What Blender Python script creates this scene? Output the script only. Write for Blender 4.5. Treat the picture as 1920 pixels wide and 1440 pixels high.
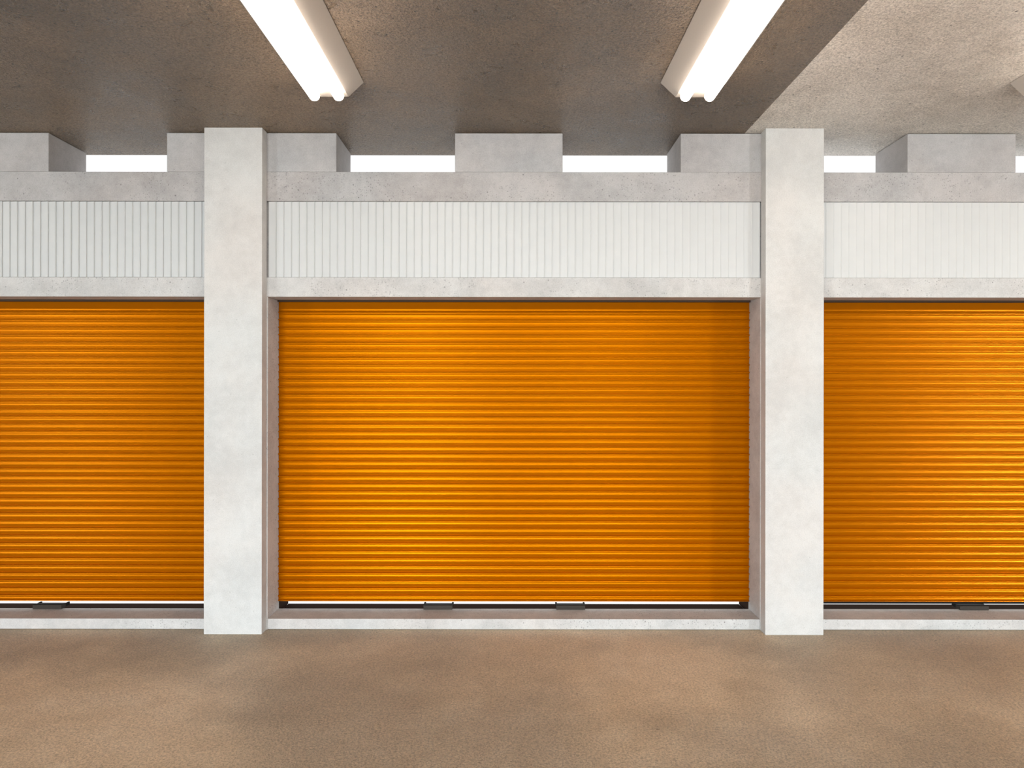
import bpy, bmesh, math
from mathutils import Vector, Matrix

for o in list(bpy.data.objects):
    bpy.data.objects.remove(o, do_unlink=True)
SC = bpy.context.scene
COL = SC.collection
W, H = 1920, 1440
F = 1259.0            # focal length in pixels of a 1920 wide frame
CZ = 1.681            # eye height

# ------------------------------------------------------------------ camera
cd = bpy.data.cameras.new('camera')
cd.sensor_width = 36.0
cd.lens = F / W * 36.0
cd.clip_start = 0.05
cam = bpy.data.objects.new('camera', cd)
COL.objects.link(cam)
cam.location = (0, 0, CZ)
cam.rotation_euler = (math.pi / 2, -0.0012, 0)
SC.camera = cam

# ------------------------------------------------------------------ world (bright overcast day outside)
world = bpy.data.worlds.new('overcast')
SC.world = world
world.use_nodes = True
bg = world.node_tree.nodes['Background']
bg.inputs[0].default_value = (1.0, 1.0, 1.0, 1)
bg.inputs[1].default_value = 1.05

SC.view_settings.view_transform = 'Standard'
SC.view_settings.look = 'None'
SC.view_settings.exposure = 0.0
SC.view_settings.gamma = 1.0
SC.view_settings.use_curve_mapping = False

# added fill lights behind the viewer, set in invented openings of the rear wall
def area(name, loc, rot, sx, sy, power, color):
    l = bpy.data.lights.new(name, 'AREA')
    l.shape = 'RECTANGLE'; l.size = sx; l.size_y = sy
    l.energy = power; l.color = color
    o = bpy.data.objects.new(name, l); COL.objects.link(o)
    o.location = loc; o.rotation_euler = rot
    return o
FILL_OPENINGS = [(-10.8, 0.9, 640), (-2.6, 3.0, 520), (2.1, 3.0, 280), (12.2, 1.0, 140)]      # centre x, width, fill power
for dx, dw, dp in FILL_OPENINGS:
    l_ = area('rear_fill', (dx, -6.85, 1.15), (math.radians(90 - 32), 0, 0), dw - 0.1, 2.1 if dw > 1 else 1.6, dp, (0.87, 0.955, 1.0))
    if abs(dx) < 5: l_.data.spread = math.radians(115)
    if dx > 5:                                   # right-hand added fill is turned to brighten the right bay
        l_.rotation_euler = (math.radians(90 - 8), 0, math.radians(30)); l_.data.spread = math.radians(60)
TUBE_POWER = 16.0

# ------------------------------------------------------------------ helpers
def add_box(bm, x0, x1, y0, y1, z0, z1):
    vs = [bm.verts.new(p) for p in ((x0,y0,z0),(x1,y0,z0),(x1,y1,z0),(x0,y1,z0),(x0,y0,z1),(x1,y0,z1),(x1,y1,z1),(x0,y1,z1))]
    for f in ((0,3,2,1),(4,5,6,7),(0,1,5,4),(1,2,6,5),(2,3,7,6),(3,0,4,7)):
        bm.faces.new([vs[i] for i in f])

def add_prism(bm, pts, a, b, axis='x'):
    """extrude a closed outline from a to b; axis x: pts are (y,z); y: pts are (x,z); z: pts are (x,y)"""
    mk = {'x': lambda t, p: (t, p[0], p[1]), 'y': lambda t, p: (p[0], t, p[1]), 'z': lambda t, p: (p[0], p[1], t)}[axis]
    A = [bm.verts.new(mk(a, p)) for p in pts]
    B = [bm.verts.new(mk(b, p)) for p in pts]
    n = len(pts)
    for i in range(n):
        bm.faces.new((A[i], A[(i+1) % n], B[(i+1) % n], B[i]))
    bm.faces.new(A[::-1]); bm.faces.new(B)

def obj(name, bm, mat, parent=None, bevel=0.0, segs=2, smooth=False, loc=None):
    bmesh.ops.recalc_face_normals(bm, faces=bm.faces)
    me = bpy.data.meshes.new(name)
    bm.to_mesh(me); bm.free()
    if smooth:
        for p in me.polygons: p.use_smooth = True
    me.materials.append(mat)
    o = bpy.data.objects.new(name, me); COL.objects.link(o)
    if parent: o.parent = parent
    if loc: o.location = loc
    if bevel:
        m = o.modifiers.new('bevel', 'BEVEL'); m.width = bevel; m.segments = segs
        m.limit_method = 'ANGLE'; m.angle_limit = math.radians(35)
    return o

def struct(name, bm, mat, bevel=0.0):
    o = obj(name, bm, mat, None, bevel); o['kind'] = 'structure'
    return o

def tag(o, label, cat, group=None):
    o['label'] = label; o['category'] = cat
    if group: o['group'] = group
    return o

def thing(name, label, cat, loc=(0,0,0), group=None):
    o = bpy.data.objects.new(name, None); COL.objects.link(o)
    o.location = loc; o.empty_display_size = 0.1
    return tag(o, label, cat, group)

# ------------------------------------------------------------------ materials
def new_mat(name):
    m = bpy.data.materials.new(name); m.use_nodes = True
    nt = m.node_tree
    return m, nt, nt.nodes['Principled BSDF']

def ramp(nt, src, stops):
    r = nt.nodes.new('ShaderNodeValToRGB')
    el = r.color_ramp.elements
    while len(el) < len(stops): el.new(0.5)
    for e, (p, c) in zip(el, stops):
        e.position = p; e.color = (*c, 1) if len(c) == 3 else c
    nt.links.new(src, r.inputs[0])
    return r.outputs[0]

def noise(nt, co, scale, detail=4, rough=0.55, dist=0.0):
    n = nt.nodes.new('ShaderNodeTexNoise')
    n.inputs['Scale'].default_value = scale; n.inputs['Detail'].default_value = detail
    n.inputs['Roughness'].default_value = rough; n.inputs['Distortion'].default_value = dist
    nt.links.new(co, n.inputs['Vector'])
    return n.outputs['Fac']

def mathn(nt, op, a, b=None, clamp=False):
    n = nt.nodes.new('ShaderNodeMath'); n.operation = op; n.use_clamp = clamp
    for i, v in enumerate((a, b)):
        if v is None: continue
        if isinstance(v, (int, float)): n.inputs[i].default_value = v
        else: nt.links.new(v, n.inputs[i])
    return n.outputs[0]

def mixc(nt, fac, a, b, mode='MIX'):
    n = nt.nodes.new('ShaderNodeMix'); n.data_type = 'RGBA'; n.blend_type = mode
    for i, v in ((0, fac), (6, a), (7, b)):
        if isinstance(v, (int, float)): n.inputs[i].default_value = v
        elif isinstance(v, tuple): n.inputs[i].default_value = (*v, 1)
        else: nt.links.new(v, n.inputs[i])
    return n.outputs[2]

def coords(nt, offset=(0,0,0)):
    g = nt.nodes.new('ShaderNodeNewGeometry')
    mp = nt.nodes.new('ShaderNodeMapping'); mp.inputs['Location'].default_value = offset
    nt.links.new(g.outputs['Position'], mp.inputs['Vector'])
    return mp.outputs[0]

def pits_mask(nt, co, scale, r0, r1, keep):
    """round air holes: small distance to a random point, only in some cells"""
    v = nt.nodes.new('ShaderNodeTexVoronoi'); v.inputs['Scale'].default_value = scale
    nt.links.new(co, v.inputs['Vector'])
    near = ramp(nt, v.outputs['Distance'], [(r0, (1,1,1)), (r1, (0,0,0))])
    sep = nt.nodes.new('ShaderNodeSeparateColor'); nt.links.new(v.outputs['Color'], sep.inputs[0])
    sel = mathn(nt, 'GREATER_THAN', sep.outputs[0], 1 - keep)
    return mathn(nt, 'MULTIPLY', near, sel)

def concrete(name, light, dark, offset=(0,0,0), pit=0.35, pit_scale=26, pit_keep=0.3, rough=0.75,
             bump=0.15, fine=0.5, speck=0.0):
    m, nt, b = new_mat(name)
    co = coords(nt, offset)
    big = noise(nt, co, 2.6, 5, 0.6, 0.3)
    med = noise(nt, co, 16, 6, 0.7)
    fin = noise(nt, co, 150, 3, 0.7)
    t = mathn(nt, 'ADD', mathn(nt, 'MULTIPLY', big, 0.4), mathn(nt, 'MULTIPLY', med, 0.3))
    t = mathn(nt, 'ADD', t, mathn(nt, 'MULTIPLY', fin, 0.3))
    c = ramp(nt, t, [(0.41, dark), (0.57, light)])
    c = mixc(nt, 1.0, c, ramp(nt, noise(nt, co, 170, 3, 0.7), [(0.36, (0.90,) * 3), (0.5, (1.0,) * 3), (0.64, (1.05,) * 3)]), 'MULTIPLY')
    # faint pinkish and bluish clouds in the cement
    tint = ramp(nt, noise(nt, co, 1.7, 3, 0.5), [(0.35, (0.97, 0.985, 1.0)), (0.65, (1.0, 0.972, 0.965))])
    c = mixc(nt, 1.0, c, tint, 'MULTIPLY')
    pits = pits_mask(nt, co, pit_scale, 0.07, 0.13, pit_keep)
    small = pits_mask(nt, co, pit_scale * 3.2, 0.20, 0.38, 0.35)
    patch = ramp(nt, noise(nt, co, 3.1, 3), [(0.42, (0,0,0)), (0.60, (1,1,1))])
    small = mathn(nt, 'MULTIPLY', mathn(nt, 'MULTIPLY', small, patch), speck)
    pm = mathn(nt, 'MAXIMUM', mathn(nt, 'MULTIPLY', pits, pit), small)
    c = mixc(nt, pm, c, tuple(x * 0.25 for x in dark))
    nt.links.new(c, b.inputs['Base Color'])
    b.inputs['Roughness'].default_value = rough
    h = mathn(nt, 'ADD', mathn(nt, 'MULTIPLY', fin, fine), mathn(nt, 'MULTIPLY', pm, -1.5))
    bp = nt.nodes.new('ShaderNodeBump'); bp.inputs['Strength'].default_value = bump; bp.inputs['Distance'].default_value = 0.004
    nt.links.new(h, bp.inputs['Height']); nt.links.new(bp.outputs[0], b.inputs['Normal'])
    return m

def rough_slab(name, c0, c1, c2, offset=(0,0,0), rough=0.42, grain=70.0, bump=0.5, patch_lo=0.35, patch_hi=0.75,
               pit_keep=0.16, pit_scale=14.0, pitted=0.8, relief=0.034, grit=1.15):
    """trowelled slab with grainy patches, used for floor and ceiling"""
    m, nt, b = new_mat(name)
    co = coords(nt, offset)
    big = noise(nt, co, 0.9, 5, 0.6, 0.5)
    med = noise(nt, co, 6, 6, 0.7, 0.4)
    fin = noise(nt, co, 120, 4, 0.75)
    t = mathn(nt, 'ADD', mathn(nt, 'MULTIPLY', big, 0.4), mathn(nt, 'MULTIPLY', med, 0.3))
    t = mathn(nt, 'ADD', t, mathn(nt, 'MULTIPLY', fin, 0.3))
    c = ramp(nt, t, [(0.40, c0), (0.5, c1), (0.60, c2)])
    c = mixc(nt, 1.0, c, ramp(nt, noise(nt, co, 95, 2, 0.6, 0.8), [(0.36, (1 - 0.26 * grit,) * 3), (0.5, (1.0,) * 3), (0.64, (1 + 0.17 * grit,) * 3)]), 'MULTIPLY')
    pits = pits_mask(nt, co, pit_scale, 0.07, 0.12, pit_keep)
    c = mixc(nt, mathn(nt, 'MULTIPLY', pits, pitted), c, tuple(x * 0.15 for x in c0))
    nt.links.new(c, b.inputs['Base Color'])
    rr = ramp(nt, med, [(0.3, (rough - 0.06,) * 3), (0.7, (rough + 0.10,) * 3)])
    nt.links.new(rr, b.inputs['Roughness'])
    grainy = noise(nt, co, grain, 4, 0.65, 0.15)
    patch = ramp(nt, noise(nt, co, 0.55, 3, 0.6), [(0.40, (patch_lo,) * 3), (0.60, (patch_hi,) * 3)])
    h = mathn(nt, 'MULTIPLY', grainy, patch)
    h = mathn(nt, 'ADD', h, mathn(nt, 'MULTIPLY', fin, 0.12))
    h = mathn(nt, 'ADD', h, mathn(nt, 'MULTIPLY', pits, -0.35))
    bp = nt.nodes.new('ShaderNodeBump'); bp.inputs['Strength'].default_value = bump; bp.inputs['Distance'].default_value = relief
    nt.links.new(h, bp.inputs['Height']); nt.links.new(bp.outputs[0], b.inputs['Normal'])
    return m

M = {}
M['column'] = concrete('column_concrete', (0.60, 0.59, 0.572), (0.50, 0.49, 0.475), (3, 1, 7), pit=0.3, pit_keep=0.12, bump=0.08)
M['wall'] = concrete('wall_concrete', (0.575, 0.563, 0.548), (0.44, 0.43, 0.42), (0, 5, 2), pit=0.75, pit_scale=24, pit_keep=0.25, bump=0.14, speck=0.5)
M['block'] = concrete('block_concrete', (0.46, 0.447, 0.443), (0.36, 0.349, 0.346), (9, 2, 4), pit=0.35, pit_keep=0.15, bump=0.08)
M['band'] = concrete('shaded_band_concrete', (0.46, 0.442, 0.434), (0.35, 0.335, 0.328), (4, 3, 2), pit=0.75, pit_scale=24, pit_keep=0.25, bump=0.14, speck=0.5)  # band's own darker tone, plus upper-wall shade put into the colour
M['floor'] = rough_slab('floor_concrete', (0.54, 0.415, 0.275), (0.64, 0.505, 0.35), (0.73, 0.60, 0.44), (2, 7, 0), rough=0.45,
                        grain=88, bump=1.0, patch_lo=0.10, patch_hi=1.0, pit_keep=0.05, pitted=0.5)
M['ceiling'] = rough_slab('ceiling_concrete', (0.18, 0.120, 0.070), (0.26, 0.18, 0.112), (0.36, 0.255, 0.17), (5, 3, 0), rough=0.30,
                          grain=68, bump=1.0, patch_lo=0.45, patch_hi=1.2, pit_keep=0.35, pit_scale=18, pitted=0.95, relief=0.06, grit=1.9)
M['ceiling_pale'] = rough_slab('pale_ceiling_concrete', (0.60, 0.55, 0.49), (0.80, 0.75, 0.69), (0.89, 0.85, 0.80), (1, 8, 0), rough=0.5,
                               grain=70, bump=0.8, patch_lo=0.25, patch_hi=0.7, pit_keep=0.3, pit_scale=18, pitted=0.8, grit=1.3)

def plain(name, color, rough=0.5, metal=0.0, bump=0.0, scale=40, spec=0.5, tint=None):
    m, nt, b = new_mat(name)
    co = coords(nt)
    n = noise(nt, co, scale, 3)
    c = mixc(nt, mathn(nt, 'MULTIPLY', n, 0.16), color, tuple(x * 0.6 for x in color))
    nt.links.new(c, b.inputs['Base Color'])
    b.inputs['Roughness'].default_value = rough; b.inputs['Metallic'].default_value = metal
    b.inputs['Specular IOR Level'].default_value = spec
    if tint: b.inputs['Specular Tint'].default_value = (*tint, 1)
    if bump:
        bp = nt.nodes.new('ShaderNodeBump'); bp.inputs['Strength'].default_value = bump; bp.inputs['Distance'].default_value = 0.002
        nt.links.new(n, bp.inputs['Height']); nt.links.new(bp.outputs[0], b.inputs['Normal'])
    return m

M['shutter'] = plain('orange_enamel', (0.39, 0.104, 0.0), rough=0.31, metal=0.40, scale=18, spec=0.2, tint=(1.0, 0.55, 0.06))
M['panel'] = plain('white_sheet', (0.565, 0.57, 0.568), rough=0.42, scale=12)
M['housing'] = plain('cream_enamel', (0.50, 0.455, 0.41), rough=0.55, bump=0.1, scale=120)
M['black'] = plain('black_rubber', (0.006, 0.005, 0.005), rough=0.7, spec=0.15)
M['seal'] = plain('brown_strip', (0.05, 0.03, 0.02), rough=0.8, spec=0.2)
M['shade_dark'] = plain('shade_dark', (0.030, 0.016, 0.010), rough=0.9, spec=0.1)  # near-black colour standing in for the shade under and behind the curtain
M['lock'] = plain('dark_brown_plastic', (0.03, 0.022, 0.016), rough=0.5, spec=0.3)

def emit(name, color, s):
    m, nt, b = new_mat(name)
    b.inputs['Base Color'].default_value = (0.9, 0.9, 0.9, 1)
    b.inputs['Emission Color'].default_value = (*color, 1)
    b.inputs['Emission Strength'].default_value = s
    return m
M['tube'] = emit('lit_tube', (1.0, 0.885, 0.77), TUBE_POWER)

# ------------------------------------------------------------------ measures
CEIL = CZ + 1.717
YC = 4.5            # column front
YW = 4.587          # wall front
YS = 4.793          # shutter plane
YB = 4.995          # wall back
S = YW / F          # metres per pixel on the wall front
def wz(py): return CZ + (720 - py) * S
Z_SLOT, Z_PT, Z_PB, Z_LIN, Z_SILL = wz(322.5), wz(377.5), wz(520.3), wz(557), 0.075
PITCH = 3.766
bays = [(-1.668 - PITCH, -2.068), (-1.668, 1.696), (2.093, 1.696 + PITCH)]
cols = [(-2.065 - PITCH, -1.676 - PITCH), (-2.065, -1.676), (1.699, 2.090), (1.699 + PITCH, 2.090 + PITCH)]
XL, XR = -14.0, 14.0

# ------------------------------------------------------------------ setting
bm = bmesh.new(); add_box(bm, XL, XR, -7.2, YB, -0.2, 0.0); struct('floor', bm, M['floor'])
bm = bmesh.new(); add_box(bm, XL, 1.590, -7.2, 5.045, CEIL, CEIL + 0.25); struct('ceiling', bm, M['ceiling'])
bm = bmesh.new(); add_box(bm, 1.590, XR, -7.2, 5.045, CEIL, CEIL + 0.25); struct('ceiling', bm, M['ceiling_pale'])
bm = bmesh.new(); add_box(bm, XL - 0.2, XL, -7.2, 5.045, -0.2, CEIL + 0.25); struct('wall_left', bm, M['wall'])
bm = bmesh.new(); add_box(bm, XR, XR + 0.2, -7.2, 5.045, -0.2, CEIL + 0.25); struct('wall_right', bm, M['wall'])
bm = bmesh.new()
add_box(bm, XL, XR, -7.4, -7.0, 2.3, CEIL)
xs = [XL] + [v for dx, dw, dp in FILL_OPENINGS for v in (dx - dw / 2, dx + dw / 2)] + [XR]
for i in range(0, len(xs), 2): add_box(bm, xs[i], xs[i+1], -7.4, -7.0, 0, 2.3)
struct('wall_rear', bm, M['wall'])

# front wall: band under the slots, backing of the panels, lintel, piers and jambs
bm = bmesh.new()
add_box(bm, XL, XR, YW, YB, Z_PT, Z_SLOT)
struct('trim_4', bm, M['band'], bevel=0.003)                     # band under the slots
bm = bmesh.new()
add_box(bm, XL, XR, YW + 0.03, YB, Z_PB, Z_PT)                  # backing behind the sheet panels
add_box(bm, XL, XR, YW, YS - 0.045, Z_LIN, Z_PB)                # lintel, front leaf
add_box(bm, XL, XR, YS + 0.05, YB, Z_LIN - 0.02, Z_PB)          # lintel, rear leaf (the curtain drops between them)
edges = [XL] + [v for b_ in bays for v in b_] + [XR]
for i in range(0, len(edges), 2):
    add_box(bm, edges[i], edges[i+1], YW, YB, 0.0, Z_LIN)       # piers
    if i == 0 or i == len(edges) - 2:
        add_box(bm, edges[i], edges[i+1], YW, YW + 0.03, Z_PB, Z_PT)
for i in range(0, len(edges), 2):
    add_box(bm, edges[i], edges[i+1], YS - 0.045, YS + 0.05, Z_LIN, Z_PB)
struct('wall_front', bm, M['wall'], bevel=0.003)
# concrete kerb under each shutter
for n, (a, b_) in enumerate(bays):
    bm = bmesh.new()
    add_prism(bm, [(YW + 0.012, 0.0), (YB, 0.0), (YB, 0.040), (YS + 0.008, 0.040), (YS + 0.008, Z_SILL), (YW, Z_SILL), (YW, 0.005), (YW + 0.012, 0.005)], a + 0.0005, b_ - 0.0005)
    struct('trim_%d' % (n + 1), bm, M['wall'], bevel=0.003)

# blocks between the clerestory slots carry the ceiling
slots = [(-7.80, -6.992), (-6.254, -5.446), (-4.714, -3.906), (-3.168, -2.360), (-1.202, -0.3915), (0.344, 1.151), (1.893, 2.700),
         (3.440, 4.248), (4.987, 5.795), (6.534, 7.342)]
ed = [XL] + [v for s in slots for v in s] + [XR]
where = {3: 'left edge of the photo, before the first slot', 4: 'behind the left column, one slot on each side',
         5: 'middle of the bay above the wide central shutter', 6: 'behind the right column', 7: 'right of the right column'}
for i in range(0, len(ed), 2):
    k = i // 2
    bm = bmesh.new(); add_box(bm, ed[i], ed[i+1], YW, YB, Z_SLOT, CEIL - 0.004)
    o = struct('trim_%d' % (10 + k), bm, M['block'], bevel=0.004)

# ------------------------------------------------------------------ columns
col_labels = {1: 'pale concrete column left of the wide middle shutter, floor to dark ceiling',
              2: 'pale concrete column right of the wide middle shutter, under the lighter ceiling slab'}
for k, (a, b_) in enumerate(cols):
    bm = bmesh.new(); add_box(bm, a, b_, YC, YW - 0.0005, 0.0, CEIL)
    if k in col_labels:
        o = obj('concrete_column', bm, M['column'], None, bevel=0.003)
        tag(o, col_labels[k], 'column', 'concrete columns between the shutters')
    else:
        struct('trim_%d' % (30 + k), bm, M['column'], bevel=0.003)

# ------------------------------------------------------------------ ribbed white panels above the lintels
panel_labels = ['white ribbed metal panel above the left orange shutter, cut by the photo edge',
                'wide white ribbed metal panel above the middle shutter, between the two columns',
                'white ribbed metal panel above the right orange shutter, right of both columns']
PP = 0.0525
for (a, b_), lab in zip(bays, panel_labels):
    bm = bmesh.new()
    top, bot = Z_PT - 0.002, Z_PB + 0.002
    pts = []
    n = int((b_ - a) / PP)
    x = a + ((b_ - a) - n * PP) / 2
    prof = [(a + 0.001, YW + 0.010)]
    for i in range(n):
        x0 = x + i * PP
        prof += [(x0, YW + 0.0112), (x0 + PP * 0.5, YW + 0.0092), (x0 + PP - 0.007, YW + 0.0072), (x0 + PP - 0.003, YW + 0.0045), (x0 + PP - 0.0005, YW + 0.0040)]
    prof += [(x + n * PP, YW + 0.010), (b_ - 0.001, YW + 0.010)]
    prof += [(b_ - 0.001, YW + 0.029), (a + 0.001, YW + 0.029)]
    add_prism(bm, prof, bot, top, 'z')
    tag(obj('ribbed_panel', bm, M['panel']), lab, 'wall panel', 'ribbed panels above the shutters')

# ------------------------------------------------------------------ roller shutters
sh_labels = ['orange roller shutter left of the left column, white daylight strip beneath it',
             'wide orange roller shutter shown whole between the two concrete columns',
             'orange roller shutter right of the right column, black seal along its foot']
SP = 14.0 * YS / F          # slat pitch
Z_BOT = CZ - 407 * YS / F
Z_SEAM = CZ + (720 - 586.5) * YS / F      # uppermost visible lip
for k, ((a, b_), lab) in enumerate(zip(bays, sh_labels)):
    root = thing('roller_shutter', lab, 'shutter', ((a + b_) / 2, YS, Z_SILL), 'orange roller shutters')
    hw = (b_ - a) / 2
    x0, x1 = -hw + 0.0015, hw - 0.0015
    zb = Z_BOT - Z_SILL
    front = []
    z = Z_SEAM - Z_SILL
    ztop = Z_LIN + 0.09 - Z_SILL
    front.append((0.000, ztop)); front += [(0.0050, z + 0.030)] + [(yy, z + t * SP) for t, yy in ((0.40, 0.0020), (0.17, 0.0080), (0.145, -0.0048), (0.115, -0.0060), (0.04, -0.0070))]
    lips = []
    while z > zb + 0.004:
        lips.append(z); z -= SP
    for j, zl in enumerate(lips):
        # lip: sharp nose, undercut, then a face that leans out again towards the next nose
        for t, yy in ((0.00, -0.0070), (0.03, -0.0056), (0.055, 0.0056), (0.12, 0.0066), (0.22, 0.0052), (0.33, 0.0045),
                      (0.45, 0.0050), (0.64, 0.0070), (0.83, 0.0092), (0.855, -0.0048), (0.885, -0.0060), (0.96, -0.0070)):
            front.append((yy, zl - t * SP))
    front = [p for p in front if p[1] > zb + 0.008]
    front += [(-0.001, zb + 0.006), (-0.006, zb + 0.0035), (-0.0065, zb + 0.001), (-0.004, zb)]
    front = [p for i, p in enumerate(front) if i == 0 or p[1] < front[i-1][1] - 1e-5]
    bm = bmesh.new()
    add_prism(bm, front + [(0.016, zb), (0.016, ztop)], x0, x1)
    c = obj('curtain', bm, M['shutter'], root, smooth=True)
    c.data.set_sharp_from_angle(angle=math.radians(50))
    if k == 2:
        bm = bmesh.new(); add_box(bm, x0, x1, -0.002, 0.014, zb - 0.016, zb)
        s_ = obj('bottom_seal', bm, M['black'], root, bevel=0.002); s_['label'] = 'black rubber seal'
    else:
        bm = bmesh.new(); add_box(bm, x0, x1, 0.001, 0.014, zb - 0.003, zb)
        s_ = obj('bottom_seal', bm, M['black'], root); s_['label'] = 'thin dark seal'
    bm = bmesh.new(); add_box(bm, -hw + 0.004, hw - 0.004, -0.030, -0.012, CZ + 153.5 * (YS - 0.02) / F - Z_SILL, Z_LIN + 0.03 - Z_SILL)  # dark strip across the gap at the curtain head
    h_ = obj('head_strip', bm, M['seal'], root); h_['label'] = 'dark brown strip'
    for sgn in (-1, 1):
        bm = bmesh.new()
        xa, xb = sorted((sgn * (hw - 0.0005), sgn * (hw - 0.006)))
        add_box(bm, xa, xb, 0.018, YB - YS, 0.046 - Z_SILL, 1.9)
        obj('jamb_shade_plate', bm, M['shade_dark'], root)  # added plate on the jamb, its dark colour painted as shade
    bm = bmesh.new(); add_box(bm, -hw + 0.007, hw - 0.007, 0.009, YB - YS, 0.0402 - Z_SILL, 0.046 - Z_SILL)  # added plate that paints the under-shutter shade onto the ledge
    t_ = obj('ledge_shade_plate', bm, M['shade_dark'], root, bevel=0.0015); t_['label'] = 'dark plate painted as shade'

# ------------------------------------------------------------------ floor locks under the shutters
def lock(x, lab):
    root = thing('floor_lock', lab, 'lock', (x, 4.775, Z_SILL), 'dark floor locks under the shutters')
    hw, d = 0.102, 0.088
    bm = bmesh.new()
    add_prism(bm, [(0.0, 0.001), (0.024, 0.001), (0.024, 0.0), (d, 0.0), (d, 0.014), (0.004, 0.032), (0.0, 0.030)], -hw, hw)
    o = obj('body', bm, M['lock'], root, bevel=0.004, segs=3)
    bm = bmesh.new()
    add_prism(bm, [(0.003, 0.0325), (d + 0.002, 0.0145), (d + 0.002, 0.0185), (0.003, 0.0365)], -hw - 0.002, hw + 0.002)
    obj('top_plate', bm, M['black'], root, bevel=0.001)
    for s in (-1, 1):
        bm = bmesh.new()
        xa, xb = sorted((s * (hw - 0.008), s * (hw + 0.004)))
        add_box(bm, xa, xb, 0.052, d, 0.006, 0.028)
        obj('lug', bm, M['black'], root, bevel=0.002)
    return root
lock(-3.305, 'small dark floor lock under the left orange shutter, near the photo edge')
lock(-0.5257, 'small dark floor lock under the middle shutter, the left one of its pair')
lock(0.420, 'small dark floor lock under the middle shutter, the right one of its pair')
lock(3.291, 'small dark floor lock under the right orange shutter')

# ------------------------------------------------------------------ twin tube ceiling lamps
def lamp(x, lab, yend=3.820):
    L = 1.5
    root = thing('tube_lamp', lab, 'ceiling lamp', (x, yend - L / 2, CEIL), 'twin tube ceiling lamps')
    bm = bmesh.new()
    add_prism(bm, [(-0.1875, -0.0005), (0.1875, -0.0005), (0.1875, -0.004), (0.102, -0.085), (-0.102, -0.085), (-0.1875, -0.004)], -L / 2, L / 2, 'y')
    obj('housing', bm, M['housing'], root, bevel=0.004)
    r = 0.0289
    for sx in (-0.0672, 0.0672):
        bm = bmesh.new()
        rings = []
        ya, yb = -L / 2 + 0.070, L / 2 - 0.070
        prof = [(ya, 0.55 * r), (ya + 0.004, 0.8 * r), (ya + 0.012, r), (yb - 0.012, r), (yb - 0.004, 0.8 * r), (yb, 0.55 * r)]
        for (yy, rr) in prof:
            rings.append([bm.verts.new((sx + rr * math.cos(2 * math.pi * i / 24), yy, -0.085 - r - 0.0005 + rr * math.sin(2 * math.pi * i / 24))) for i in range(24)])
        for q in range(len(rings) - 1):
            for i in range(24):
                bm.faces.new((rings[q][i], rings[q][(i+1) % 24], rings[q+1][(i+1) % 24], rings[q+1][i]))
        bm.faces.new(rings[0][::-1]); bm.faces.new(rings[-1])
        t_ = obj('light_tube', bm, M['tube'], root, smooth=True)
        t_['label'] = 'glowing white tube'
lamp(-1.0335, 'lit twin tube lamp on the dark ceiling, left one of the middle pair')
lamp(1.0305, 'lit twin tube lamp on the dark ceiling, right one of the middle pair')
lamp(3.018, 'twin tube lamp on the light ceiling slab, only a corner in view')
# unseen lamps added to brighten the floor, shutters and side bays
for x in (-5.10, 5.10):
    lamp(x, 'added twin tube fill lamp of the front row, outside the picture ' + ('on the left' if x < 0 else 'on the right'))
for x, w in ((-1.0335, 'left of the viewer'), (1.0305, 'right of the viewer'), (5.10, 'over the right bay')):
    lamp(x, 'added unseen twin tube fill lamp of the second row, ' + w, 0.90)
